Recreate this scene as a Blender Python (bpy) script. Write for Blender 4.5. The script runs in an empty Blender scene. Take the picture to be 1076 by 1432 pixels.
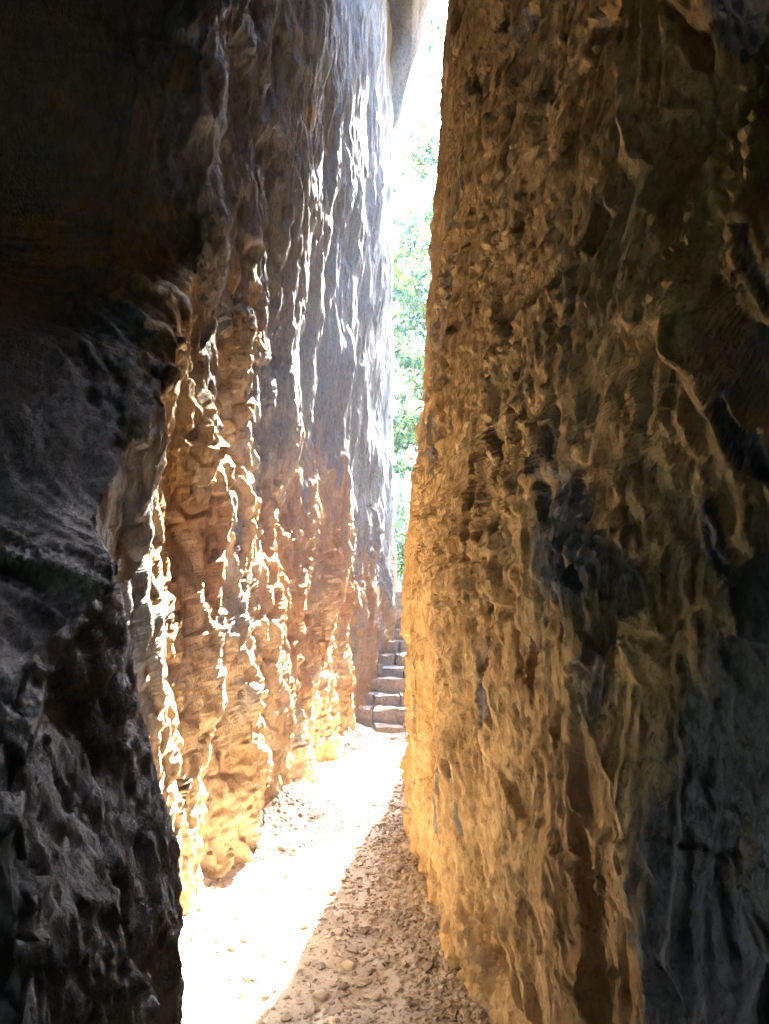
import bpy, math, random
import numpy as np

R = math.radians
scene = bpy.context.scene
col = scene.collection
rng = np.random.default_rng(7)
random.seed(7)

# ------------------------------------------------------------------ camera
CAM = (0.0, 0.0, 1.5)
cam_d = bpy.data.cameras.new('camera')
cam = bpy.data.objects.new('camera', cam_d)
col.objects.link(cam)
cam.location = CAM
cam.rotation_euler = (R(90 + 7.2), 0, 0)
cam_d.sensor_fit = 'VERTICAL'
cam_d.angle = R(68.0)
cam_d.clip_start = 0.05
cam_d.clip_end = 2000
scene.camera = cam

# ------------------------------------------------------------------ light
SUN_EL, SUN_AZ = 50.0, 18.0          # azimuth: degrees to the right of +Y
world = bpy.data.worlds.new('World')
scene.world = world
world.use_nodes = True
wn = world.node_tree
sky = wn.nodes.new('ShaderNodeTexSky')
sky.sky_type = 'NISHITA'
sky.sun_disc = False
sky.sun_elevation = R(SUN_EL)
sky.sun_rotation = R(SUN_AZ)
bg = wn.nodes['Background']
bg.inputs['Strength'].default_value = 0.15
wn.links.new(sky.outputs['Color'], bg.inputs['Color'])
sun_d = bpy.data.lights.new('sun', 'SUN')
sun_d.energy = 2.8
sun_d.angle = R(0.5)
sun_d.color = (1.0, 0.94, 0.84)
sun = bpy.data.objects.new('sun', sun_d)
sun.rotation_euler = (R(90 - SUN_EL), 0, R(180 - SUN_AZ))
sun.location = (4, 20, 24)
col.objects.link(sun)

vs = scene.view_settings
vs.view_transform = 'Standard'
vs.look = 'None'
vs.exposure = 6.6
vs.gamma = 1.0
scene.cycles.max_bounces = 12
scene.cycles.diffuse_bounces = 6
scene.cycles.use_denoising = True
scene.cycles.caustics_reflective = False
scene.cycles.caustics_refractive = False

# ------------------------------------------------------------------ noise
_perm = np.tile(rng.permutation(256), 3).astype(np.int32)
_g = rng.normal(size=(256, 3)); _g /= np.linalg.norm(_g, axis=1)[:, None]
_g = _g.astype(np.float32)

def perlin(x, y, z=0.0):
    x, y, z = np.broadcast_arrays(np.asarray(x, np.float32), np.asarray(y, np.float32), np.asarray(z, np.float32))
    xi, yi, zi = np.floor(x).astype(np.int32), np.floor(y).astype(np.int32), np.floor(z).astype(np.int32)
    xf, yf, zf = x - xi, y - yi, z - zi
    xi &= 255; yi &= 255; zi &= 255
    f = lambda t: t * t * t * (t * (t * 6 - 15) + 10)
    u, v, w = f(xf), f(yf), f(zf)
    out = 0
    for dx in (0, 1):
        a = _perm[xi + dx]
        wx = u if dx else 1 - u
        for dy in (0, 1):
            b = _perm[a + ((yi + dy) & 255)]
            wy = wx * (v if dy else 1 - v)
            for dz in (0, 1):
                g = _g[_perm[b + ((zi + dz) & 255)] & 255]
                out = out + wy * (w if dz else 1 - w) * (g[..., 0] * (xf - dx) + g[..., 1] * (yf - dy) + g[..., 2] * (zf - dz))
    return out * 1.5

def fbm(x, y, z=0.0, o=4, gain=0.5):
    a, s, t = 1.0, 0, 0
    for i in range(o):
        s = s + a * perlin(x * 2**i, y * 2**i, z + 13.7 * i); t += a; a *= gain
    return s / t

def ridged(x, y, z=0.0, o=3, gain=0.5):
    a, s, t = 1.0, 0, 0
    for i in range(o):
        n = 1 - np.abs(perlin(x * 2**i, y * 2**i, z + 7.1 * i)) * 1.6
        s = s + a * n * n; t += a; a *= gain
    return s / t

def _h(ix, iy, k):
    return _perm[_perm[_perm[ix & 255] + (iy & 255)] + k] / 255.0

def flakes(u, v, seed=0, tilt=1.0):
    """broken-rock facets: every cell is a tilted plate at its own level (-1..1), plus F2-F1 of the joints"""
    iu, iv = np.floor(u).astype(np.int32), np.floor(v).astype(np.int32)
    best = np.full(u.shape, 9.0, np.float32); second = best.copy()
    hgt = np.zeros(u.shape, np.float32); cid = np.zeros(u.shape, np.float32)
    for a in (-1, 0, 1):
        for b in (-1, 0, 1):
            cu, cv = iu + a, iv + b
            du = u - (cu + _h(cu, cv, 1 + seed)); dv = v - (cv + _h(cu, cv, 2 + seed))
            d = du * du + dv * dv
            h = (_h(cu, cv, 3 + seed) - .5) * 1.2 + tilt * (du * (_h(cu, cv, 4 + seed) - .5) * 2 + dv * (_h(cu, cv, 5 + seed) - .5) * 2)
            m = d < best
            second = np.where(m, best, np.minimum(second, d))
            hgt = np.where(m, h, hgt); cid = np.where(m, _h(cu, cv, 6 + seed), cid)
            best = np.where(m, d, best)
    return hgt, np.sqrt(second) - np.sqrt(best), cid

def cleave(t, w=.15):
    """cleavage plates: slow rise, sharp broken edge"""
    f = t - np.floor(t)
    return np.where(f < 1 - w, f / (1 - w), (1 - f) / w) - .5

def smooth(a, b, x):
    t = np.clip((x - a) / (b - a), 0, 1)
    return t * t * (3 - 2 * t)

def blur(d, n=1):
    for _ in range(n):
        e = np.pad(d, 1, mode='edge')
        d = (e[1:-1, 1:-1] * 2 + e[:-2, 1:-1] + e[2:, 1:-1] + e[1:-1, :-2] + e[1:-1, 2:]) / 6
    return d

def grid_normals(P):
    du = np.gradient(P, axis=1); dv = np.gradient(P, axis=0)
    n = np.cross(du, dv)
    return n / (np.linalg.norm(n, axis=2, keepdims=True) + 1e-9)

# ------------------------------------------------------------------ object helpers
def tag(o, label=None, cat=None, group=None, kind=None):
    if label: o['label'] = label
    if cat: o['category'] = cat
    if group: o['group'] = group
    if kind: o['kind'] = kind
    return o

def mesh_from(name, V, F, mat=None, smooth_on=True, attrs=None):
    V = np.asarray(V, np.float32).reshape(-1, 3); F = np.asarray(F, np.int32)
    n = F.shape[1]
    me = bpy.data.meshes.new(name)
    me.vertices.add(len(V)); me.vertices.foreach_set('co', V.ravel())
    me.loops.add(F.size); me.loops.foreach_set('vertex_index', F.ravel())
    me.polygons.add(len(F)); me.polygons.foreach_set('loop_start', np.arange(0, F.size, n, dtype=np.int32))
    me.polygons.foreach_set('use_smooth', np.full(len(F), smooth_on))
    for k, a in (attrs or {}).items():
        at = me.attributes.new(k, 'FLOAT', 'POINT'); at.data.foreach_set('value', np.asarray(a, np.float32).ravel())
    me.update(calc_edges=True)
    if mat: me.materials.append(mat)
    return me

def link(name, me, parent=None):
    o = bpy.data.objects.new(name, me); col.objects.link(o)
    if parent: o.parent = parent
    return o

def empty(name, loc=(0, 0, 0)):
    o = bpy.data.objects.new(name, None); col.objects.link(o); o.location = loc
    o.empty_display_size = .1
    return o

def grid_faces(nr, nc, flip=False):
    i = np.arange(nr * nc).reshape(nr, nc)
    q = np.stack([i[:-1, :-1], i[:-1, 1:], i[1:, 1:], i[1:, :-1]], -1).reshape(-1, 4)
    return q[:, ::-1].copy() if flip else q

# ------------------------------------------------------------------ materials
def new_mat(name):
    m = bpy.data.materials.new(name); m.use_nodes = True
    return m, m.node_tree.nodes, m.node_tree.links, m.node_tree.nodes['Principled BSDF']

def N(ns, t, **kw):
    n = ns.new(t)
    for k, v in kw.items():
        if hasattr(n, k): setattr(n, k, v)
        else: n.inputs[k].default_value = v
    return n

def ramp(ns, stops):
    r = ns.new('ShaderNodeValToRGB'); e = r.color_ramp.elements
    while len(e) < len(stops): e.new(.5)
    for k, (p, c) in enumerate(stops):
        e[k].position = p; e[k].color = (*c, 1)
    return r

def mix(ns, ls, f, a, b, mode='MIX'):
    m = ns.new('ShaderNodeMix'); m.data_type = 'RGBA'; m.blend_type = mode
    for s, v in ((m.inputs[0], f), (m.inputs[6], a), (m.inputs[7], b)):
        if isinstance(v, (int, float)): s.default_value = v
        elif isinstance(v, tuple): s.default_value = (*v, 1)
        else: ls.new(v, s)
    return m.outputs[2]

def rock_material(name, warm, pale, dark, grey, rough=.95, bump=.6, stretch=.45):
    m, ns, ls, bs = new_mat(name)
    tc = ns.new('ShaderNodeTexCoord')
    mp = N(ns, 'ShaderNodeMapping'); mp.inputs['Scale'].default_value = (1, 1, stretch)
    ls.new(tc.outputs['Object'], mp.inputs['Vector'])
    n1 = N(ns, 'ShaderNodeTexNoise', Scale=4.5, Detail=8.0, Roughness=.65, Distortion=.4)
    n2 = N(ns, 'ShaderNodeTexNoise', Scale=22.0, Detail=8.0, Roughness=.7, Distortion=.2)
    n3 = N(ns, 'ShaderNodeTexNoise', Scale=90.0, Detail=5.0, Roughness=.7)
    for n in (n1, n2): ls.new(mp.outputs[0], n.inputs['Vector'])
    ls.new(tc.outputs['Object'], n3.inputs['Vector'])
    r1 = ramp(ns, [(.32, dark), (.47, warm), (.62, pale)])
    ls.new(n1.outputs['Fac'], r1.inputs[0])
    r2 = ramp(ns, [(.35, tuple(.62 * c for c in warm)), (.5, warm), (.66, tuple(.5 * (a + b) for a, b in zip(warm, pale)))])
    ls.new(n2.outputs['Fac'], r2.inputs[0])
    c = mix(ns, ls, .55, r1.outputs[0], r2.outputs[0])
    # rust and soot specks
    r3 = ramp(ns, [(.30, (.45, .42, .4)), (.42, (1, 1, 1))])
    ls.new(n3.outputs['Fac'], r3.inputs[0])
    c = mix(ns, ls, .6, c, r3.outputs[0], 'MULTIPLY')
    mp2 = N(ns, 'ShaderNodeMapping'); mp2.inputs['Scale'].default_value = (1, 1, .65)
    ls.new(tc.outputs['Object'], mp2.inputs['Vector'])
    n4 = N(ns, 'ShaderNodeTexNoise', Scale=48.0, Detail=9.0, Roughness=.72, Distortion=.6)
    ls.new(mp2.outputs[0], n4.inputs['Vector'])
    r4 = ramp(ns, [(.36, (.42, .40, .38)), (.47, (.86, .86, .86)), (.62, (1.0, 1.0, 1.0))])
    ls.new(n4.outputs['Fac'], r4.inputs[0])
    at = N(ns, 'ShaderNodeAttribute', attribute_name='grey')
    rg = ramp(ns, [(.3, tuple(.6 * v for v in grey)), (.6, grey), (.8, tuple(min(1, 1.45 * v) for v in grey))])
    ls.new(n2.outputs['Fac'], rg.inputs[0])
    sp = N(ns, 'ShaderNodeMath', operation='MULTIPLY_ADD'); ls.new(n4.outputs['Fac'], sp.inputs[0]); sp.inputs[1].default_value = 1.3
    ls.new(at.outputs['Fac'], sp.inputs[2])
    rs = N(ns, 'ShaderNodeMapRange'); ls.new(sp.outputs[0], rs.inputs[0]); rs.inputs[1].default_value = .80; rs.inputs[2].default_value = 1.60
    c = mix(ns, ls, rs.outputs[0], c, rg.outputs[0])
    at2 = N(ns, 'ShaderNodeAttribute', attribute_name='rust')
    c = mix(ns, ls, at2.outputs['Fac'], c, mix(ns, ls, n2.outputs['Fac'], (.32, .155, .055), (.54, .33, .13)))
    c = mix(ns, ls, .75, c, r4.outputs[0], 'MULTIPLY')
    ls.new(c, bs.inputs['Base Color'])
    bs.inputs['Roughness'].default_value = rough
    bs.inputs['Specular IOR Level'].default_value = .12
    b1 = N(ns, 'ShaderNodeBump', Strength=bump, Distance=.03)
    ls.new(n2.outputs['Fac'], b1.inputs['Height'])
    b2 = N(ns, 'ShaderNodeBump', Strength=bump, Distance=.006)
    ls.new(n3.outputs['Fac'], b2.inputs['Height']); ls.new(b1.outputs[0], b2.inputs['Normal'])
    b3 = N(ns, 'ShaderNodeBump', Strength=.9, Distance=.02)
    ls.new(n4.outputs['Fac'], b3.inputs['Height']); ls.new(b2.outputs[0], b3.inputs['Normal'])
    ls.new(b3.outputs[0], bs.inputs['Normal'])
    return m

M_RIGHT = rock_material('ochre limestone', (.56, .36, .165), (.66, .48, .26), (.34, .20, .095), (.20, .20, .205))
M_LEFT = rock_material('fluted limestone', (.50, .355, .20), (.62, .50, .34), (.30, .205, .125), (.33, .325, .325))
M_BOULDER = rock_material('sky-tinted limestone', (.33, .34, .37), (.42, .43, .46), (.22, .23, .25), (.34, .36, .40))  # boulder: blue of haze and sky light put into the stone colour
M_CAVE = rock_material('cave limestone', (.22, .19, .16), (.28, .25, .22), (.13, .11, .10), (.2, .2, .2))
M_STEP = rock_material('step stone', (.40, .31, .235), (.50, .40, .31), (.27, .21, .16), (.36, .34, .31), stretch=1)

def earth_material():
    m, ns, ls, bs = new_mat('dusty earth')
    tc = ns.new('ShaderNodeTexCoord')
    n1 = N(ns, 'ShaderNodeTexNoise', Scale=3.0, Detail=8.0, Roughness=.6)
    n2 = N(ns, 'ShaderNodeTexNoise', Scale=60.0, Detail=6.0, Roughness=.75)
    for n in (n1, n2): ls.new(tc.outputs['Object'], n.inputs['Vector'])
    r1 = ramp(ns, [(.3, (.31, .245, .18)), (.5, (.44, .37, .285)), (.68, (.54, .475, .38))])
    ls.new(n1.outputs['Fac'], r1.inputs[0])
    r2 = ramp(ns, [(.3, (.45, .4, .35)), (.5, (1, 1, 1))])
    ls.new(n2.outputs['Fac'], r2.inputs[0])
    ls.new(mix(ns, ls, .7, r1.outputs[0], r2.outputs[0], 'MULTIPLY'), bs.inputs['Base Color'])
    bs.inputs['Roughness'].default_value = .95
    bs.inputs['Specular IOR Level'].default_value = .15
    b = N(ns, 'ShaderNodeBump', Strength=.8, Distance=.012)
    ls.new(n2.outputs['Fac'], b.inputs['Height']); ls.new(b.outputs[0], bs.inputs['Normal'])
    return m
M_EARTH = earth_material()

def varied(name, stops, rough=.85, transl=0.0, scale=30.0):
    """colour picked per loose piece (Random Per Island) with fine grain"""
    m, ns, ls, bs = new_mat(name)
    geo = ns.new('ShaderNodeNewGeometry')
    r = ramp(ns, stops)
    info = ns.new('ShaderNodeObjectInfo')
    ad = N(ns, 'ShaderNodeMath', operation='ADD'); fr = N(ns, 'ShaderNodeMath', operation='FRACT')
    ls.new(geo.outputs['Random Per Island'], ad.inputs[0]); ls.new(info.outputs['Random'], ad.inputs[1])
    ls.new(ad.outputs[0], fr.inputs[0]); ls.new(fr.outputs[0], r.inputs[0])
    tc = ns.new('ShaderNodeTexCoord')
    n = N(ns, 'ShaderNodeTexNoise', Scale=scale, Detail=5.0)
    ls.new(tc.outputs['Object'], n.inputs['Vector'])
    r2 = ramp(ns, [(.3, (.6, .58, .55)), (.6, (1, 1, 1))])
    ls.new(n.outputs['Fac'], r2.inputs[0])
    c = mix(ns, ls, .8, r.outputs[0], r2.outputs[0], 'MULTIPLY')
    ls.new(c, bs.inputs['Base Color'])
    bs.inputs['Roughness'].default_value = rough
    bs.inputs['Specular IOR Level'].default_value = .25
    if transl:
        tr = ns.new('ShaderNodeBsdfTranslucent'); ls.new(c, tr.inputs['Color'])
        mx = ns.new('ShaderNodeMixShader'); mx.inputs[0].default_value = transl
        ls.new(bs.outputs[0], mx.inputs[1]); ls.new(tr.outputs[0], mx.inputs[2])
        ls.new(mx.outputs[0], ns['Material Output'].inputs['Surface'])
    else:
        b = N(ns, 'ShaderNodeBump', Strength=.5, Distance=.004)
        ls.new(n.outputs['Fac'], b.inputs['Height']); ls.new(b.outputs[0], bs.inputs['Normal'])
    return m
M_STONE = varied('loose limestone', [(0, (.22, .17, .12)), (.35, (.36, .28, .20)), (.7, (.45, .37, .28)), (1, (.30, .27, .24))], scale=45)
M_DRY = varied('dry leaf', [(0, (.15, .095, .055)), (.5, (.28, .19, .11)), (1, (.40, .31, .20))], transl=.25)
M_RED = varied('russet leaf', [(0, (.30, .09, .05)), (1, (.38, .14, .07))], transl=.25)
M_LEAF = varied('green leaf', [(0, (.020, .040, .002)), (.5, (.048, .074, .003)), (1, (.085, .105, .004))], rough=.5, transl=.45)
M_BUSH = varied('bright leaf', [(0, (.022, .05, .003)), (.5, (.045, .08, .004)), (1, (.08, .105, .006))], rough=.5, transl=.45)
M_BARK = varied('bark', [(0, (.10, .075, .055)), (1, (.13, .10, .075))], scale=14)

def grass_material():
    m, ns, ls, bs = new_mat('hillside turf')
    tc = ns.new('ShaderNodeTexCoord')
    n = N(ns, 'ShaderNodeTexNoise', Scale=.8, Detail=9.0, Roughness=.7)
    ls.new(tc.outputs['Object'], n.inputs['Vector'])
    r = ramp(ns, [(.3, (.02, .05, .01)), (.55, (.04, .075, .015)), (.75, (.10, .10, .05))])
    ls.new(n.outputs['Fac'], r.inputs[0]); ls.new(r.outputs[0], bs.inputs['Base Color'])
    bs.inputs['Roughness'].default_value = .95
    return m
M_TURF = grass_material()

# ------------------------------------------------------------------ plan of the cleft (metres, camera at the origin looking along +Y)
def tab(v, pts):
    p = np.array(pts, np.float32); return np.interp(v, p[:, 0], p[:, 1])

def catmull(v, pts, w=.12):
    return (tab(v - w, pts) + tab(v, pts) * 2 + tab(v + w, pts)) / 4

XL_NEAR = [(1.0, -.50), (1.6, -.47), (2.0, -.46), (2.15, -.50), (2.55, -.92), (3.5, -.97)]
XL = [(1.0, -.92), (2.55, -.92), (3.5, -.97), (4.3, -1.02), (4.7, -.95), (6, -.80), (7, -.67), (8, -.54),
      (9, -.41), (9.5, -.33), (10, -.27), (11, -.03), (11.5, .10), (12.5, .15), (13.0, .12)]
XR = [(1.75, .56), (2.0, .50), (2.75, .395), (3.0, .31), (3.3, .25), (4, .195), (4.6, .165), (5, .155), (5.3, .18), (5.6, .26), (6, .34), (8, .5), (10, .66), (13, 1.0)]
LEAN_R = [(0, 0), (1.6, 0), (2.1, .03), (2.7, .07), (3.4, .15), (3.9, .205), (4.8, .23), (5.5, .30), (7, .42), (14, .9)]
YT_L = [(0, 1.12), (.7, 1.12), (1.1, 1.3), (1.4, 1.7), (1.7, 2.35), (2.0, 2.75), (2.4, 3.05), (2.9, 3.45), (3.45, 3.95), (4.25, 3.75), (5.5, 3.9), (14, 4.4)]
RIBS = np.array([2.85, 3.6, 4.3, 5.05, 6.2, 6.9, 8.35, 9.2, 10.9, 12.0, 13.2])
AMPS = np.array([.05, .08, .12, .15, .13, .08, .14, .10, .13, .07, .05])

def path_z(x, y):
    z = .05 * perlin(x * 1.3, y * 1.1, 3.3) + .03 * perlin(x * 4, y * 4, 8.1) + .010 * perlin(x * 14, y * 14, 2.2) + .005 * perlin(x * 40, y * 40, 5.2)
    left = np.where(y < 2.6, catmull(y, XL_NEAR, .06), catmull(y, XL))
    z = z + .10 * np.exp(-np.clip(x - left, 0, 9) / .14) * smooth(2.4, 3.5, y)
    right = catmull(y, XR)
    z = z + .07 * np.exp(-np.clip(right - x, 0, 9) / .12)
    return z

def rock_piece(name, P, sel_cols, mat, attrs, parent=None, flip=False):
    Q = P[:, sel_cols]; nr, nc = Q.shape[:2]
    me = mesh_from(name, Q, grid_faces(nr, nc, flip), mat, True, {k: a[:, sel_cols] for k, a in attrs.items()})
    o = link(name, me, parent)
    return o, me

def zrows(spec):
    out = [spec[0][0]]
    for a, b, st in spec:
        out += list(np.linspace(a, b, max(2, int((b - a) / st)))[1:])
    return np.array(out, np.float32)

# ------------------------------------------------------------------ left cliff
def build_left():
    z = zrows([(-.25, 3.6, .0095), (3.6, 7, .017), (7, 14, .045)])[:, None]
    yt = catmull(z, YT_L, .12) + .10 * fbm(z * 1.6, 0 * z + 2.2, o=3)
    # column parameter: negative = face turned to the cave, 0..1 = the cleft wall, >1 = outer face at the exit
    NW = 560
    tw = np.linspace(0, 1, NW)[None, :]
    yw = yt * (13.2 / yt) ** tw
    tn = -np.concatenate([np.linspace(3.2, .5, 24)[:-1], np.linspace(.5, .004, 66)])[None, :]
    to = np.concatenate([np.linspace(.02, 1, 20), np.linspace(1.2, 9, 14)])[None, :]
    # cleft wall
    warp = (.20 * perlin(yw * .5, z * .45, 5.5) + .13 * perlin(yw * 1.2, z * 1.1, 25.5) + .06 * perlin(yw * 3, z * 2.8, 1.5)) * (.6 + .08 * yw)
    ys = yw + warp * smooth(2.3, 3.2, yw)
    base = catmull(yw, XL) + 0 * z
    p = smooth(2.3, .7, z + .25 * perlin(yw * 2, z * 1.5, 77.7))
    base = np.where(yw < 3.4, base + p * (catmull(yw, XL_NEAR, .06) - base), base)
    base = base + .30 * smooth(2.0, 7.0, z) * smooth(4.2, 5.6, yw) * smooth(12, 9, yw)
    k = np.clip(np.searchsorted(RIBS, ys), 1, len(RIBS) - 1)
    a0, a1 = RIBS[k - 1], RIBS[k]
    t = np.clip((ys - a0) / (a1 - a0), 0, 1)
    saw = np.where(t < .52, (t / .52) ** 1.2, np.where(t < .86, 1 - .25 * (t - .52) / .34, .75 * np.clip((1 - t) / .14, 0, 1) ** .7))
    amp = AMPS[k] * (.55 + .45 * smooth(5.5, 2.5, z)) * np.clip(1 + 1.3 * perlin(yw * .5 + k * 3.1, z * 1.1, 9.1), .1, 2)
    xw = blur(base + saw * amp * smooth(2.3, 2.9, yw) - .04, 3)
    # face turned to the cave
    x0 = xw[:, :1]; y0 = yt
    xn = x0 + tn * .96; yn = y0 + tn * .28 + .0 * z
    # outer face
    xe = xw[:, -1:]; ye = yw[:, -1:]
    xo = xe - to * .95 - .0; yo = ye + .1 + .45 * np.sqrt(to)
    X = np.concatenate([xn, xw, xo + 0 * z], 1); Y = np.concatenate([yn + 0 * z, yw, yo + 0 * z], 1)
    Z = z + 0 * X
    S = np.concatenate([y0 + tn, yw, 13.2 + to + 0 * z], 1)      # running length
    P = np.stack([X, Y, Z], -1).astype(np.float32)
    # big lumps, then flutes, flakes and grain
    near = np.concatenate([np.ones_like(xn), smooth(6.5, 2.0, yw), 0 * xo + 0 * z], 1)
    n = grid_normals(P)
    d = .09 * fbm(S * .9, Z * .55, 1.1, 3) + .055 * fbm(S * 2.2, Z * 1.0, 4.4, 3)
    P = P + n * d[..., None]
    n = grid_normals(P)
    sh = S + .10 * perlin(S * 1.2, Z * 1.3, 6.6) + .035 * perlin(S * 4, Z * 4, 2.6)
    sh = sh + .012 * perlin(S * 13, Z * 9, 2.9)
    zz = Z + .10 * perlin(S * 2.2, Z * 1.5, 8.8) + .03 * perlin(S * 10, Z * 8, 6.8)
    f1, e1, c1 = flakes(sh * 2.8, zz * 1.3, 10)
    f2, e2, c2 = flakes(sh * 7, zz * 3.4, 30)
    f3, e3, c3 = flakes(sh * 17, zz * 9, 50)
    f4, e4, _ = flakes(sh * 36, zz * 22, 70)
    rd = ridged(sh * 3.0, zz * .62, 3.1, 3) - .5
    rd2 = ridged(sh * 8.5, zz * 1.9, 12.1, 2) - .5
    m1 = smooth(-.2, .35, perlin(S * 1.5, Z * .8, 181.1)); m2 = smooth(-.2, .35, perlin(S * 4, Z * 2.2, 182.2))
    s1 = cleave(sh * 4.6 + 1.2 * perlin(S * 1.6, Z * 1.0, 184.4), .14) * m1
    s2 = cleave(sh * 13 + 1.0 * perlin(S * 4, Z * 2.6, 185.5), .2) * m2
    big = blur(.045 * f1 + .026 * f2 - .02 * smooth(.10, .0, e1) - .010 * smooth(.12, 0, e2), 3)
    grit = smooth(2.9, 2.3, S)
    big = big * (1 - .45 * grit)
    d = (.012 + .006 * grit) * f3 + (.005 + .005 * grit) * f4 + .026 * rd * (1 - .6 * grit) + .03 * s1 + .016 * s2 + .007 * fbm(S * 24, Z * 20, 187.7, 3) + .016 * grit * (ridged(sh * 22, zz * 5, 91.1, 2) - .5) + .008 * rd2 * (.5 + near)
    d = d + .012 * fbm(S * 9, Z * 7, 3.3, 3)
    # rounded knobs on the orange faces
    kn = np.clip(perlin(S * 6, Z * 4.5, 17.7), 0, 1)
    d = d + .06 * kn * smooth(3.2, 4, S) * smooth(10, 6, S)
    low = smooth(3.0, 3.5, S) * smooth(3.6, 2.4, Z) * smooth(11, 8, S)
    d = d + low * (.026 * fbm(S * 5.5, Z * 5, 191.1, 4) + .012 * f3 + .022 * np.clip(perlin(S * 11, Z * 9, 192.2), 0, 1) - .02 * smooth(.1, 0, e2))
    calm = (1 - .65 * smooth(4.2, 6.2, S) * smooth(1.9, 3.2, Z)) * (1 - .6 * smooth(2.1, 2.25, S) * smooth(2.85, 2.6, S))
    P = P + n * (big * (.35 + .65 * calm) + (.6 * d + .4 * blur(d, 1)) * calm)[..., None]
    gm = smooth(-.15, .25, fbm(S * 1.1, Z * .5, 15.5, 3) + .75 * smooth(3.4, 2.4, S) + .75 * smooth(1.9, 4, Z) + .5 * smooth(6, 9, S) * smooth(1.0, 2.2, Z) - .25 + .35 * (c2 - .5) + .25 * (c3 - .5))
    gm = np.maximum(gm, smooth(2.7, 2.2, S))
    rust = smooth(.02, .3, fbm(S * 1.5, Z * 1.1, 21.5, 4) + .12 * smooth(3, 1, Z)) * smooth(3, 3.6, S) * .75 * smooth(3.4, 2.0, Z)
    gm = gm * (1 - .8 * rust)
    c0 = tn.shape[1]
    # one piece for each rib, cut along the grooves
    cuts = [0, c0 + 1]
    ym = np.median(Y, axis=0)
    for rb in RIBS[1:-1]:
        j = int(np.searchsorted(yw[0], rb)) + c0
        if j - cuts[-1] > 12: cuts.append(j)
    cuts.append(P.shape[1])
    root = None
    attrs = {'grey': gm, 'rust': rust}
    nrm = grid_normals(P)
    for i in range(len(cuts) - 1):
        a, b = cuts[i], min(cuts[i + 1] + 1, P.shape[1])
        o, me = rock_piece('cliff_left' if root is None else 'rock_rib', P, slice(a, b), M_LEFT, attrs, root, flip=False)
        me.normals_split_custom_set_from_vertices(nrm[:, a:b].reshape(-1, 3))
        if root is None:
            root = o
            tag(o, kind='structure')
    top = P[-1]
    return P, top

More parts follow.
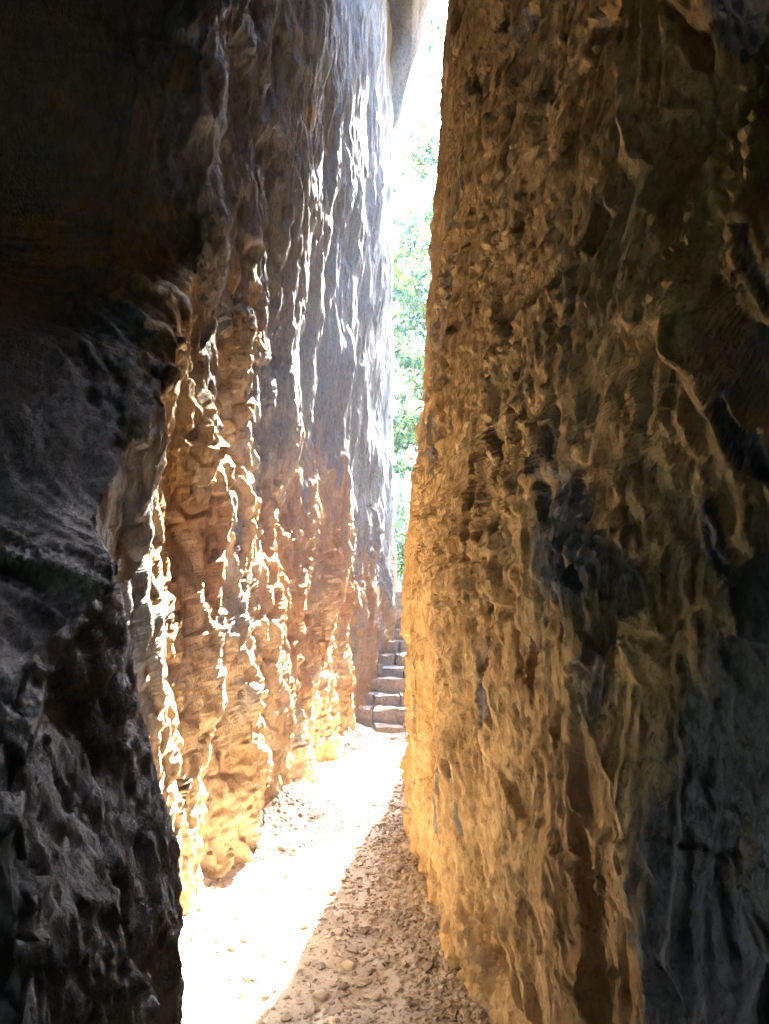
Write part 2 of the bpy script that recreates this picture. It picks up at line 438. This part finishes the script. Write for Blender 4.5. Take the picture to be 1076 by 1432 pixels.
# ------------------------------------------------------------------ right cliff
def build_right():
    z = zrows([(-.25, 3.6, .0085), (3.6, 7, .0155), (7, 14, .05)])[:, None]
    yt = 1.48 + .22 * fbm(z * 1.6 + 5, 0 * z + 1.2, o=4) + .45 * smooth(.2, 1.4, z) - .72 * smooth(1.55, 2.3, z)
    tw = np.concatenate([np.linspace(0, 1, 430), 1 + np.linspace(0, 1, 110)[1:]])[None, :]
    y1 = 5.4
    yw = np.where(tw <= 1, yt * (y1 / yt) ** np.minimum(tw, 1), y1 * (13.2 / y1) ** np.clip(tw - 1, 0, 1))
    tn = -np.concatenate([np.linspace(3.4, .75, 16)[:-1], np.linspace(.75, .004, 150)])[None, :]
    to = np.concatenate([np.linspace(.02, 1, 16), np.linspace(1.2, 9, 12)])[None, :]
    lean = catmull(z, LEAN_R, .2)
    xw = catmull(yw, XR, .1) + lean * (1 + .5 * smooth(4.5, 1.5, yw))
    # beyond the shoulder, unseen: lean shaped to admit sun, brow added to block it
    far = .90 + .15 * (yw - 8) + .14 * (z - 4) - .28 * smooth(8.5, 10.5, z) * smooth(11.3, 10.3, yw)
    xw = xw + smooth(5.35, 6.2, yw) * (np.maximum(xw - .0 * z, far) - xw)
    # undercut foot: the wall overhangs a little above the gravel
    foot = smooth(.16, .02, z) * smooth(5.4, 5.0, yw) * smooth(4.0, 4.6, yw)
    xw = xw + .09 * foot
    x0 = xw[:, :1]; y0 = yt
    xn = x0 - tn * .80; yn = y0 + tn * .60
    xe = xw[:, -1:]; ye = yw[:, -1:]
    xo = xe + to * .95; yo = ye + .1 + .4 * np.sqrt(to)
    X = np.concatenate([xn, xw, xo + 0 * z], 1); Y = np.concatenate([yn + 0 * z, yw, yo + 0 * z], 1)
    Z = z + 0 * X
    S = np.concatenate([y0 + tn, yw, 13.2 + to + 0 * z], 1)
    P = np.stack([X, Y, Z], -1).astype(np.float32)
    n = -grid_normals(P)
    d = .07 * fbm(S * .8, Z * .5, 31.1, 3) + .05 * fbm(S * 2.0, Z * 1.0, 34.4, 3)
    calm = smooth(5.4, 4.4, S) + smooth(5.4, 6.5, S)
    d = d * (.35 + .65 * calm)
    # hollows high on the near side and beside the outcrop
    d = d - .28 * np.exp(-((S - 1.55) / .35) ** 2 - ((Z - 2.75) / .30) ** 2)
    P = P + n * d[..., None]
    n = -grid_normals(P)
    # grain runs steeply, dipping towards the camera low down and away high up
    sh = S - .17 * (Z - Z * Z / 3.6) * smooth(7, 4, Z) + .10 * perlin(S * 1.3, Z * .9, 36.6) + .03 * perlin(S * 5, Z * 3, 32.6)
    sh = sh + .016 * perlin(S * 12, Z * 8, 32.9) + .006 * perlin(S * 30, Z * 22, 35.9)
    zz = Z + .12 * perlin(S * 2.4, Z * 1.5, 38.8) + .035 * perlin(S * 11, Z * 8, 36.8)
    f1, e1, _ = flakes(sh * 2.6, zz * 1.2, 60)
    f2, e2, c2 = flakes(sh * 7.0, zz * 2.8, 80)
    f3, e3, c3 = flakes(sh * 17, zz * 6.5, 100)
    f4, e4, c4 = flakes(sh * 38, zz * 17, 120)
    rd3 = ridged(sh * 24, zz * 8, 57.1, 3) - .5
    rough = .35 + 1.0 * smooth(-.15, .3, fbm(S * 1.2, Z * .9, 41.2, 2))
    m1 = smooth(-.15, .35, perlin(S * 1.7, Z * .9, 81.1)); m2 = smooth(-.2, .35, perlin(S * 4, Z * 1.9, 82.2)); m3 = smooth(-.2, .3, perlin(S * 9, Z * 4, 83.3))
    s1 = cleave(sh * 4.3 + 1.1 * perlin(S * 1.4, Z * .8, 84.4), .10) * m1
    s2 = cleave(sh * 11.5 + .9 * perlin(S * 4, Z * 2.2, 85.5), .16) * m2
    s3 = cleave(-sh * 27 + .8 * perlin(S * 9, Z * 5, 86.6), .22) * m3
    big = .040 * f1 + .020 * f2 * rough - .05 * smooth(.94, .95, c2) * smooth(.05, .25, e2) * smooth(1.95, 2.4, S)
    big = big - .022 * smooth(.06, .0, e2) * smooth(.1, .4, perlin(S * 2, Z * 1.6, 71.7))
    d = (.018 * f3 + .011 * f4) * (rough + .15) + .045 * s1 + .031 * s2 + .015 * s3 + .014 * rd3 * rough + .009 * fbm(S * 30, Z * 22, 87.7, 2)
    d = d - .055 * smooth(.80, .82, c3) * smooth(.05, .2, e3) * (.25 + .75 * m2)
    P = P + n * (blur(big, 2) + .7 * d + .3 * blur(d, 1))[..., None]
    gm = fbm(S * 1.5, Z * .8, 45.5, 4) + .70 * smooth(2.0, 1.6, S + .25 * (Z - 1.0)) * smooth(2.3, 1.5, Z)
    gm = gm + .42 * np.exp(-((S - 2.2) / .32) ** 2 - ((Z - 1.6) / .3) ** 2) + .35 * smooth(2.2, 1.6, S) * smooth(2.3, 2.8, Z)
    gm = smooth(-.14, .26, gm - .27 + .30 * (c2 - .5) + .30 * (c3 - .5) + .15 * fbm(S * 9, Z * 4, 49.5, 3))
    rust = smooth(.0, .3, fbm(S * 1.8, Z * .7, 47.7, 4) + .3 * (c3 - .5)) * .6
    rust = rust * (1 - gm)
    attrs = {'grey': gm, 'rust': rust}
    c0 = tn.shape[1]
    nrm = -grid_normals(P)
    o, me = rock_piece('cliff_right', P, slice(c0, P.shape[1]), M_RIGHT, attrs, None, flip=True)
    me.normals_split_custom_set_from_vertices(nrm[:, c0:].reshape(-1, 3))
    tag(o, kind='structure')
    o2, me2 = rock_piece('rock_outcrop', P, slice(0, c0 + 1), M_RIGHT, attrs, o, flip=True)
    me2.normals_split_custom_set_from_vertices(nrm[:, :c0 + 1].reshape(-1, 3))
    return P, P[-1]

PL, topL = build_left()
PR, topR = build_right()

# plateaus on top of the cliffs
def plateau(name, top, side):
    t = np.array([0, .2, 1, 4, 12, 40])[:, None]
    X = top[None, :, 0] + side * t; Y = top[None, :, 1] + 0 * t; Z = top[None, :, 2] + .15 * np.sqrt(t) + .3 * perlin(X * .4, Y * .4, 2.2) * np.minimum(t, 1)
    sl = slice(None, None, 6)
    P = np.stack([X, Y, Z], -1)[:, sl]
    o = link(name, mesh_from(name, P, grid_faces(*P.shape[:2], flip=side > 0), M_TURF))
    tag(o, kind='structure')
plateau('plateau_left', topL, -1)
plateau('plateau_right', topR, 1)

# cave shell behind and above the camera
def build_cave():
    plan = np.array([(-3.2, 6.0), (-4.6, 3.0), (-4.6, -.5), (-3.6, -3.2), (-1.4, -4.6), (1.2, -4.6), (3.3, -3.0), (3.6, -1.0), (3.0, 0), (3.0, 4.0)])
    t = np.linspace(0, 1, len(plan)); tt = np.linspace(0, 1, 120)
    px = np.interp(tt, t, plan[:, 0]); py = np.interp(tt, t, plan[:, 1])
    z = np.linspace(-.2, 9, 90)[:, None]
    X = px[None] * (1 + 0 * z); Y = py[None] + 0 * z; Z = z + 0 * X
    d = .35 * fbm(X * .6, Y * .6, Z * .6, 4) + .1 * fbm(X * 2, Y * 2, Z * 2, 3)
    P = np.stack([X * (1 - .1 * d), Y * (1 - .1 * d) + d * .3, Z], -1)
    zero = np.zeros(P.shape[:2])
    Fc = grid_faces(*P.shape[:2]); C = P.reshape(-1, 3)[Fc].mean(1)
    fill_mouth = (C[:, 0] < -3.5) & (C[:, 1] > -1.3) & (C[:, 1] < .6) & (C[:, 2] < 1.3 + .5 * perlin(C[:, 1] * 1.5, C[:, 2], 4.4))  # unseen opening cut low in the shell to let in fill light
    o = link('cave_wall', mesh_from('cave_wall', P, Fc[~fill_mouth], M_CAVE, True, {'grey': zero, 'rust': zero})); tag(o, kind='structure')
    # roof: underside, then an unseen brow; edge and brow shaped to block sun
    u = np.linspace(-5.5, 5.5, 200)[None]
    v = np.concatenate([np.linspace(0, 1, 120), np.linspace(1.004, 1.1, 60)])[:, None]
    edge = 6.0 + 4.0 * smooth(2.6, 2.2, u) + 2.0 * smooth(1.2, .9, u)
    X = u + 0 * v; Y = -5.2 + (edge + 5.2) * np.minimum(v, 1) + 1.5 * np.maximum(v - 1, 0)
    Z = 8.55 + 2.2 * smooth(5.0, 10.0, Y) + 1.4 * smooth(10.0, 12.0, Y) + np.maximum(v - 1, 0) * 90 + .2 * fbm(X * .5, Y * .5, 7.7, 4) + .03 * np.abs(X)
    Y = Y + .12 * fbm(X * .8, Z * .8, 3.1, 4) * smooth(.8, 1, v)
    P = np.stack([X, Y, Z], -1)
    zero = np.zeros(P.shape[:2])
    # unseen gap cut overhead to let sky light onto the upper walls
    Fr = grid_faces(*P.shape[:2], flip=True); C = P.reshape(-1, 3)[Fr].mean(1)
    light_slit = (np.abs(C[:, 0] - .1) < 1.5) & (C[:, 1] > 4.6 + .3 * perlin(C[:, 0] * 2, 0 * C[:, 0], 6.2)) & (C[:, 1] < 8.7)
    o = link('cave_roof_shade', mesh_from('cave_roof_shade', P, Fr[~light_slit], M_CAVE, True, {'grey': zero, 'rust': zero})); tag(o, kind='structure')
build_cave()

# ------------------------------------------------------------------ ground, path
def ground_h(x, y):
    h = tab(y, [(-400, -.08), (9.2, -.08), (9.5, -.15), (12.7, 1.42), (13.2, 1.72), (16, 2.0), (30, 4.2), (60, 9), (150, 22), (400, 60)])
    return h + smooth(13, 20, y) * (.25 * perlin(x * .3, y * .3, 1.1) + .002 * x * x * smooth(400, 40, np.abs(x)))
gx = np.concatenate([-np.geomspace(300, 3, 24), np.linspace(-2.5, 2.5, 26), np.geomspace(3, 300, 24)])[None]
gy = np.concatenate([-np.geomspace(300, 1, 14), np.linspace(0, 20, 90), np.geomspace(20.5, 400, 40)])[:, None]
GX, GY = gx + 0 * gy, gy + 0 * gx
P = np.stack([GX, GY, ground_h(GX, GY)], -1)
tag(link('ground', mesh_from('ground', P, grid_faces(*P.shape[:2]), M_TURF)), kind='structure')

px_ = np.linspace(-2.4, 1.6, 300)[None]
py_ = np.concatenate([np.linspace(-4.5, 1.2, 40), np.geomspace(1.22, 9.75, 330)])[:, None]
X, Y = px_ + 0 * py_, py_ + 0 * px_
P = np.stack([X, Y, path_z(X, Y)], -1)
tag(link('path', mesh_from('path', P, grid_faces(*P.shape[:2]), M_EARTH)), kind='structure')

# ------------------------------------------------------------------ stones
def ico(sub):
    import bmesh
    bm = bmesh.new(); bmesh.ops.create_icosphere(bm, subdivisions=sub, radius=1)
    V = np.array([v.co[:] for v in bm.verts]); F = np.array([[v.index for v in f.verts] for f in bm.faces]); bm.free()
    return V, F
ICO1, ICO2 = ico(1), ico(2)

def chip(base, r, flat=.55):
    """angular limestone chip: sphere cut by random planes"""
    V, F = base; V = V.copy()
    for _ in range(9):
        n = r.normal(size=3); n /= np.linalg.norm(n); c = r.uniform(.45, .85)
        d = V @ n - c
        V = np.where(d[:, None] > 0, V - d[:, None] * n, V)
    V *= np.array([r.uniform(.8, 1.25), r.uniform(.6, 1.0), flat * r.uniform(.7, 1.2)])
    return V

stone_meshes = []
for i in range(10):
    V = chip(ICO2, rng, .55)
    V[:, 2] -= V[:, 2].min() * .75
    stone_meshes.append(mesh_from('stone', V, ICO2[1], M_STONE, False))

def place(o, x, y, s, lift=0.0, rz=None, tilt=.25):
    o.location = (x, y, float(path_z(np.array(x), np.array(y))) - .12 * s + lift)
    o.scale = (s, s, s)
    o.rotation_euler = (random.uniform(-tilt, tilt), random.uniform(-tilt, tilt), random.uniform(0, 6.28) if rz is None else rz)

def ground_from_px(u, v):
    """pixel of the photograph -> point on the path (level ground at z = 0)"""
    f = 716 / math.tan(R(34)); p = R(7.2)
    dx, dy, dz = (u - 538) / f, 1.0, (716 - v) / f
    wy = dy * math.cos(p) - dz * math.sin(p); wz = dy * math.sin(p) + dz * math.cos(p)
    t = -1.46 / wz
    return dx * t, wy * t

special = [(450, 1330, .030, 'rounded grey stone lying where sunlight meets shade on the path'),
           (490, 1335, .034, 'tan stone just right of the rounded grey one on the shaded path'),
           (512, 1352, .028, 'pale angular stone in the shaded middle of the path'),
           (470, 1390, .032, 'flat pale slab stone near the bottom of the path'),
           (400, 1398, .026, 'dark pointed chip near the bottom edge of the sunlit patch'),
           (572, 1196, .055, 'broad tan rock half buried under the notch of the right cliff'),
           (322, 1310, .030, 'brownish flat stone in the sunlit patch near the left rock'),
           (600, 1352, .030, 'pale chip wedged against the foot of the right cliff')]
for k, (u, v, s, lab) in enumerate(special):
    o = link('stone', stone_meshes[k]); x, y = ground_from_px(u, v); place(o, x, y, s)
    tag(o, lab, 'stone', 'loose stones on the path')

def path_point():
    while True:
        y = 2.3 * (9.2 / 2.3) ** random.random()
        a, b = float(catmull(np.float32(y), XL_NEAR if y < 2.6 else XL)), float(catmull(np.float32(y), XR))
        x = random.uniform(a + .03, b - .02)
        t = (x - a) / (b - a)
        if .22 < t < .5 and random.random() < .45: continue
        return x, y, t

nst = 0
while nst < 110:
    x, y, t = path_point()
    if random.random() > (.25 + .75 * t): continue
    if nst % 3 == 0:
        w = random.random() ** 2 * .09; t = 1.0 if random.random() < .6 else 0.0
        x = float(catmull(np.float32(y), XR)) - w if t else float(catmull(np.float32(y), XL_NEAR if y < 2.6 else XL)) + w + .02
    s = random.uniform(.014, .034) * (.7 + .12 * y)
    o = link('stone', stone_meshes[nst % 10]); place(o, x, y, s)
    lit = x < float(tab(np.float32(y), [(2.3, -.7), (2.75, -.54), (3.06, -.42), (3.55, -.36), (4.8, -.17), (8, .17), (9.2, .3)]))
    if t == 1.0: where = 'against the right cliff foot'
    elif t == 0.0: where = 'against the left cliff foot'
    else: where = 'on the sunlit gravel' if lit else 'on the shaded gravel'
    dep = 'near the picture bottom' if y < 3.6 else ('halfway along the path' if y < 6 else 'close to the steps')
    big = 'thumb-sized' if s < .024 * (.7 + .12 * y) else 'fist-sized'
    tag(o, f'{big} limestone chip {where} {dep}', 'stone', f'{big} chips {where} {dep}')
    nst += 1

# fine gravel: beyond counting
def scatter_chips(n):
    protos = [chip(ICO1, rng, .6) for _ in range(12)]
    Vs, Fs, k = [], [], 0
    F = ICO1[1]
    for i in range(n):
        x, y, t = path_point()
        if i % 4 == 0: t = 1.0; x = float(catmull(np.float32(y), XR)) - random.random() ** 2 * .2
        elif i % 9 == 0: t = 1.0; x = float(catmull(np.float32(y), XL_NEAR if y < 2.6 else XL)) + .02 + random.random() ** 2 * .16
        if random.random() > .25 + .75 * t: continue
        s = (.0045 + .017 * random.random() ** 2.6) * (.6 + .16 * y)
        a = random.uniform(0, 6.28); ca, sa = math.cos(a), math.sin(a)
        V = protos[i % 12] * s
        V = V @ np.array([[ca, sa, 0], [-sa, ca, 0], [0, 0, 1]])
        Vs.append(V + (x, y, 0)); Fs.append(F + k); k += len(V)
    V = np.concatenate(Vs); c = V.reshape(-1, len(ICO1[0]), 3).mean(1)
    h = path_z(c[:, 0], c[:, 1]); V[:, 2] += np.repeat(h, len(ICO1[0])) + .001
    return V, np.concatenate(Fs)
V, F = scatter_chips(14000)
tag(link('gravel', mesh_from('gravel', V, F, M_STONE, False)), 'fine limestone gravel strewn over the dusty path', 'gravel', kind='stuff')

# fallen leaves
def leaf_shape(r, L=1.0, curl=.25):
    c = r.uniform(-curl, curl, 6) + .12
    V = np.array([(-.5, 0, .02), (-.2, .26, c[0]), (-.2, 0, 0), (-.2, -.26, c[1]), (.15, .22, c[2]), (.15, 0, .03), (.15, -.22, c[3]), (.55, 0, c[4] * .6)]) * L
    F = np.array([(0, 2, 1), (0, 3, 2), (1, 2, 4), (2, 5, 4), (2, 3, 5), (3, 6, 5), (4, 5, 7), (5, 6, 7)])
    return V, F
Vs, Fs, k = [], [], 0
for i in range(9000):
    x, y, t = path_point()
    if random.random() > (.04 + max(0, t - .55) * 1.5) * (1.0 if y < 6 else .35): continue
    V, F = leaf_shape(rng, random.uniform(.012, .03) * (.75 + .08 * y))
    a = rng.uniform(-.5, .5, 2); rz = random.uniform(0, 6.28)
    V = V + V[:, [0]] * np.array([0, 0, a[0]]) + V[:, [1]] * np.array([0, 0, a[1]])
    ca, sa = math.cos(rz), math.sin(rz)
    V = V @ np.array([[ca, sa, 0], [-sa, ca, 0], [0, 0, 1]])
    V = V + (x, y, float(path_z(np.array(x), np.array(y))) + .006)
    Vs.append(V); Fs.append(F + k); k += 8
tag(link('leaf_litter', mesh_from('leaf_litter', np.concatenate(Vs), np.concatenate(Fs), M_DRY, False)), 'brown dry leaf litter banked along the foot of the right cliff', 'leaf litter', kind='stuff')
leaves = [(340, 1361, .05, M_RED, 'russet curled leaf lying alone in the blown-out sunlight near the bottom'),
          (303, 1372, .03, M_RED, 'small russet leaf at the left of the sunlit patch'),
          (598, 1348, .05, M_DRY, 'curled tan leaf at the foot of the right cliff'),
          (632, 1372, .05, M_DRY, 'pale brown leaf leaning on the right cliff near the bottom corner'),
          (375, 1272, .035, M_RED, 'dark red leaf in the middle of the sunlit path'),
          (378, 1293, .03, M_RED, 'small brown leaf below the dark red one on the sunlit path'),
          (495, 1049, .06, M_RED, 'reddish leaf in the bright gravel just before the steps')]
for u, v, s, mt, lab in leaves:
    V, F = leaf_shape(rng, s); x, y = ground_from_px(u, v)
    o = link('fallen_leaf', mesh_from('fallen_leaf', V, F, mt, False))
    o.location = (x, y, float(path_z(np.array(x), np.array(y))) + .008); o.rotation_euler = (.1, .15, random.uniform(0, 6))
    tag(o, lab, 'leaf', 'fallen leaves')

# ------------------------------------------------------------------ stone stairs
def hewn(sx, sy, sz, seed):
    """roughly dressed block, origin at the bottom centre"""
    nx, ny, nz = 9, 6, 5
    import bmesh
    bm = bmesh.new(); bmesh.ops.create_cube(bm, size=1)
    bmesh.ops.subdivide_edges(bm, edges=bm.edges[:], cuts=5, use_grid_fill=True)
    V = np.array([v.co[:] for v in bm.verts]); F = [[v.index for v in f.verts] for f in bm.faces]; bm.free()
    r = np.abs(V * 2); m = np.sort(r, axis=1)
    V = V * (1 - .02 * (m[:, [1]] > .95))
    V = V * (sx, sy, sz)
    Q = V * 5 + seed * 3.7
    for a in range(3):
        V[:, a] += .034 * perlin(Q[:, 0] * 1.2, Q[:, 1] * 1.2, Q[:, 2] * 1.2 + a * 9) + .010 * perlin(Q[:, 0] * 3.5, Q[:, 1] * 3.5, Q[:, 2] * 3.5 + a * 5)
    V[:, 2] += sz / 2
    return V, np.array(F)

stairs = empty('stone_staircase', (.3, 9.4, 0))
tag(stairs, 'flight of rough hewn stone steps climbing out of the cleft', 'stairs')
for i in range(12):
    zt = .09 + .155 * i; yf = 9.38 + .30 * i
    a = float(catmull(np.float32(yf), XL)) - .12; b = float(catmull(np.float32(yf), XR)) + .15
    if i == 0: a += .33
    cuts = [a]
    while cuts[-1] < b - .2: cuts.append(min(b, cuts[-1] + random.uniform(.22, .5)))
    if cuts[-1] < b: cuts[-1] = b
    for j in range(len(cuts) - 1):
        hh = .26; sx = cuts[j + 1] - cuts[j] - .008
        V, F = hewn(sx, .42, hh, i * 5 + j)
        at = np.zeros(len(V))
        o = link('step_stone', mesh_from('step_stone', V, F, M_STEP, False, {'grey': at + random.random() * .8, 'rust': at}), stairs)
        o.location = ((cuts[j] + cuts[j + 1]) / 2 - .3, yf + .21 + random.uniform(-.02, .02) - 9.4, zt - hh + random.uniform(-.035, .015))
        o.rotation_euler = (random.uniform(-.04, .03), random.uniform(-.05, .05), random.uniform(-.09, .09))
# small rock on the stairs
V = chip(ICO2, rng, .8) * .10
o = link('stone', mesh_from('stone', V, ICO2[1], M_STONE, False)); o.location = (.31, 11.62, 1.27)
tag(o, 'tan rock lying on the upper steps by the left cliff', 'stone')

# ------------------------------------------------------------------ boulder jammed in the top of the cleft
def build_boulder():
    V, F = ico(6); V = V.copy()
    r = np.random.default_rng(5)
    for _ in range(14):
        n = r.normal(size=3); n /= np.linalg.norm(n); c = r.uniform(.7, .92)
        d = V @ n - c; V = np.where(d[:, None] > 0, V - d[:, None] * n * .9, V)
    V = V * (.62, 1.1, 2.4)
    V[:, 0] += .13 * V[:, 2]
    n = V / np.linalg.norm(V, axis=1)[:, None]
    V = V + n * (.12 * fbm(V[:, 0] * 1.5, V[:, 1] * 1.5, V[:, 2] * 1.5, 4) + .03 * fbm(V[:, 0] * 6, V[:, 1] * 6, V[:, 2] * 4, 3))[:, None]
    z = np.zeros(len(V))
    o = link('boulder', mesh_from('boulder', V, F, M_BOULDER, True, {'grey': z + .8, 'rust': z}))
    o.location = (.22, 12.1, 11.5)
    tag(o, 'haze-tinted pale blue boulder jammed against the left cliff at the top of the cleft', 'boulder')
build_boulder()

# ------------------------------------------------------------------ trees and shrubs beyond the exit
def tube(path, r0, r1, n=7):
    P = np.array(path, float); V, F = [], []
    for i, p in enumerate(P):
        d = P[min(i + 1, len(P) - 1)] - P[max(i - 1, 0)]; d /= np.linalg.norm(d) + 1e-9
        a = np.cross(d, (0, 1, .3)); a /= np.linalg.norm(a) + 1e-9; b = np.cross(d, a)
        r = r0 + (r1 - r0) * i / (len(P) - 1)
        for k in range(n):
            t = 6.2832 * k / n; V.append(p + r * (math.cos(t) * a + math.sin(t) * b))
    for i in range(len(P) - 1):
        for k in range(n):
            F.append((i * n + k, i * n + (k + 1) % n, (i + 1) * n + (k + 1) % n, (i + 1) * n + k))
    return np.array(V), np.array(F)

def bend(p, q, r, n=7, k=.12):
    p, q = np.array(p, float), np.array(q, float); L = np.linalg.norm(q - p)
    t = np.linspace(0, 1, n)[:, None]
    w = r.normal(size=(n, 3)) * L * k * .4 * np.sin(np.pi * t)
    return p + (q - p) * t + w

def leaf_cloud(centres, rad, per, size, r):
    Vs = []
    C = np.repeat(np.asarray(centres), per, axis=0); n = len(C)
    off = r.normal(size=(n, 3)) * rad * (1, 1, .6)
    c = C + off
    a = r.normal(size=(n, 3)); a /= np.linalg.norm(a, axis=1)[:, None]
    b = np.cross(a, r.normal(size=(n, 3))); b /= np.linalg.norm(b, axis=1)[:, None]
    s = (size * r.uniform(.6, 1.3, n))[:, None]
    up = np.cross(a, b) * s * .12
    V = np.stack([c - a * s, c - b * s * .45 + up, c + a * s, c + b * s * .45 + up], 1).reshape(-1, 3)
    i = np.arange(n)[:, None] * 4
    F = np.concatenate([i + (0, 1, 2), i + (0, 2, 3)], 1).reshape(-1, 3)
    return V, F

def tree(loc, h, spread, seed, label, name='leafy_tree', nl=22, per=460, size=.085, mat=M_LEAF):
    r = np.random.default_rng(seed)
    root = empty(name, loc); tag(root, label, 'tree', 'trees beyond the exit of the cleft')
    top = (r.normal() * .4, r.normal() * .4, h * .9)
    trunk = bend((0, 0, -.3), top, r, 10, .06)
    V, F = tube(trunk, h * .017 + .02, .02)
    link('trunk', mesh_from('trunk', V, F, M_BARK), root)
    cen = []
    for i in range(nl):
        t = .22 + .72 * i / nl
        p = trunk[0] + (np.array(top) - trunk[0]) * t
        j = t * (len(trunk) - 1); p = trunk[int(j)] + (trunk[min(int(j) + 1, len(trunk) - 1)] - trunk[int(j)]) * (j - int(j))
        az = i * 2.4 + r.uniform(-.5, .5); L = spread * (1.05 - .7 * abs(t - .45)) * r.uniform(.6, 1.1)
        q = p + np.array((math.cos(az) * L, math.sin(az) * L, L * r.uniform(.15, .6)))
        br = bend(p, q, r, 6, .15)
        V, F = tube(br, .03 + .012 * (1 - t), .006, 5)
        link('limb', mesh_from('limb', V, F, M_BARK), root)
        for k in (2, 3, 4, 5): cen.append(br[k] + r.normal(size=3) * .2)
        for k in range(3): cen.append(q + r.normal(size=3) * .4)
    V, F = leaf_cloud(cen, .21, per // 9, size * 1.35, r)
    link('crown', mesh_from('crown', V, F, mat, False), root)
    return root

def gz(x, y): return float(ground_h(np.array(float(x)), np.array(float(y))))
tree((1.7, 19.5, gz(1.7, 19.5)), 12.5, 2.8, 11, 'tree with sparse sunlit leaves nearest the exit of the cleft')
tree((-.9, 24.0, gz(-.9, 24)), 13.5, 3.2, 12, 'tall thin-crowned tree behind the left edge of the gap')
tree((2.6, 28.0, gz(2.6, 28)), 15, 3.6, 13, 'taller tree farther up the slope at the right edge of the gap')
tree((.6, 35.0, gz(.6, 35)), 12, 4.0, 14, 'farthest tree low in the middle of the gap')

tree((2.9, 20.6, gz(2.9, 20.6)), 21.5, 3.0, 15, 'tallest tree, added unseen behind the right cliff to dapple the sun', nl=26, per=320)  # out of view, added so its crown shades the upper left wall

def shrub(loc, h, w, seed, label):
    r = np.random.default_rng(seed)
    root = empty('leafy_shrub', loc); tag(root, label, 'shrub', 'shrubs at the head of the steps')
    cen = []
    for i in range(9):
        az = i * 2.4; q = np.array((math.cos(az) * w * r.uniform(.3, 1), math.sin(az) * w * r.uniform(.3, 1), h * r.uniform(.55, 1)))
        br = bend((0, 0, -.1), q, r, 6, .1)
        V, F = tube(br, .014, .004, 5); link('stem', mesh_from('stem', V, F, M_BARK), root)
        cen += [br[2], br[3], br[4], br[5], br[5] + r.normal(size=3) * .12]
    V, F = leaf_cloud(cen, .16, 34, .05, r)
    link('foliage', mesh_from('foliage', V, F, M_BUSH, False), root)
shrub((.55, 14.9, gz(.55, 14.9)), 1.1, .7, 21, 'bright green shrub right at the head of the steps')
shrub((.15, 16.4, gz(.15, 16.4)), 1.5, .8, 22, 'yellow-green shrub behind the head of the steps, left in the gap')
shrub((1.1, 17.6, gz(1.1, 17.6)), 2.0, .9, 23, 'taller green shrub behind the head of the steps, right in the gap')

# ------------------------------------------------------------------ blue haze volume, added to imitate lens glow
def build_haze():
    m = bpy.data.materials.new('haze'); m.use_nodes = True
    ns, ls = m.node_tree.nodes, m.node_tree.links
    ns.remove(ns['Principled BSDF'])
    v = ns.new('ShaderNodeVolumePrincipled')
    v.inputs['Color'].default_value = (.3, .56, 1, 1)
    v.inputs['Density'].default_value = .0014
    v.inputs['Anisotropy'].default_value = .3
    ls.new(v.outputs[0], ns['Material Output'].inputs['Volume'])
    x0, x1, y0, y1, z0, z1 = -305, 305, -305, 405, -1.2, 64
    V = [(x, y, z) for z in (z0, z1) for y in (y0, y1) for x in (x0, x1)]
    F = [(0, 2, 3, 1), (4, 5, 7, 6), (0, 1, 5, 4), (2, 6, 7, 3), (0, 4, 6, 2), (1, 3, 7, 5)]
    o = link('haze', mesh_from('haze', V, F, m, False))
    tag(o, 'thin blue haze added to imitate lens glow in the cleft', 'haze', kind='stuff')
build_haze()
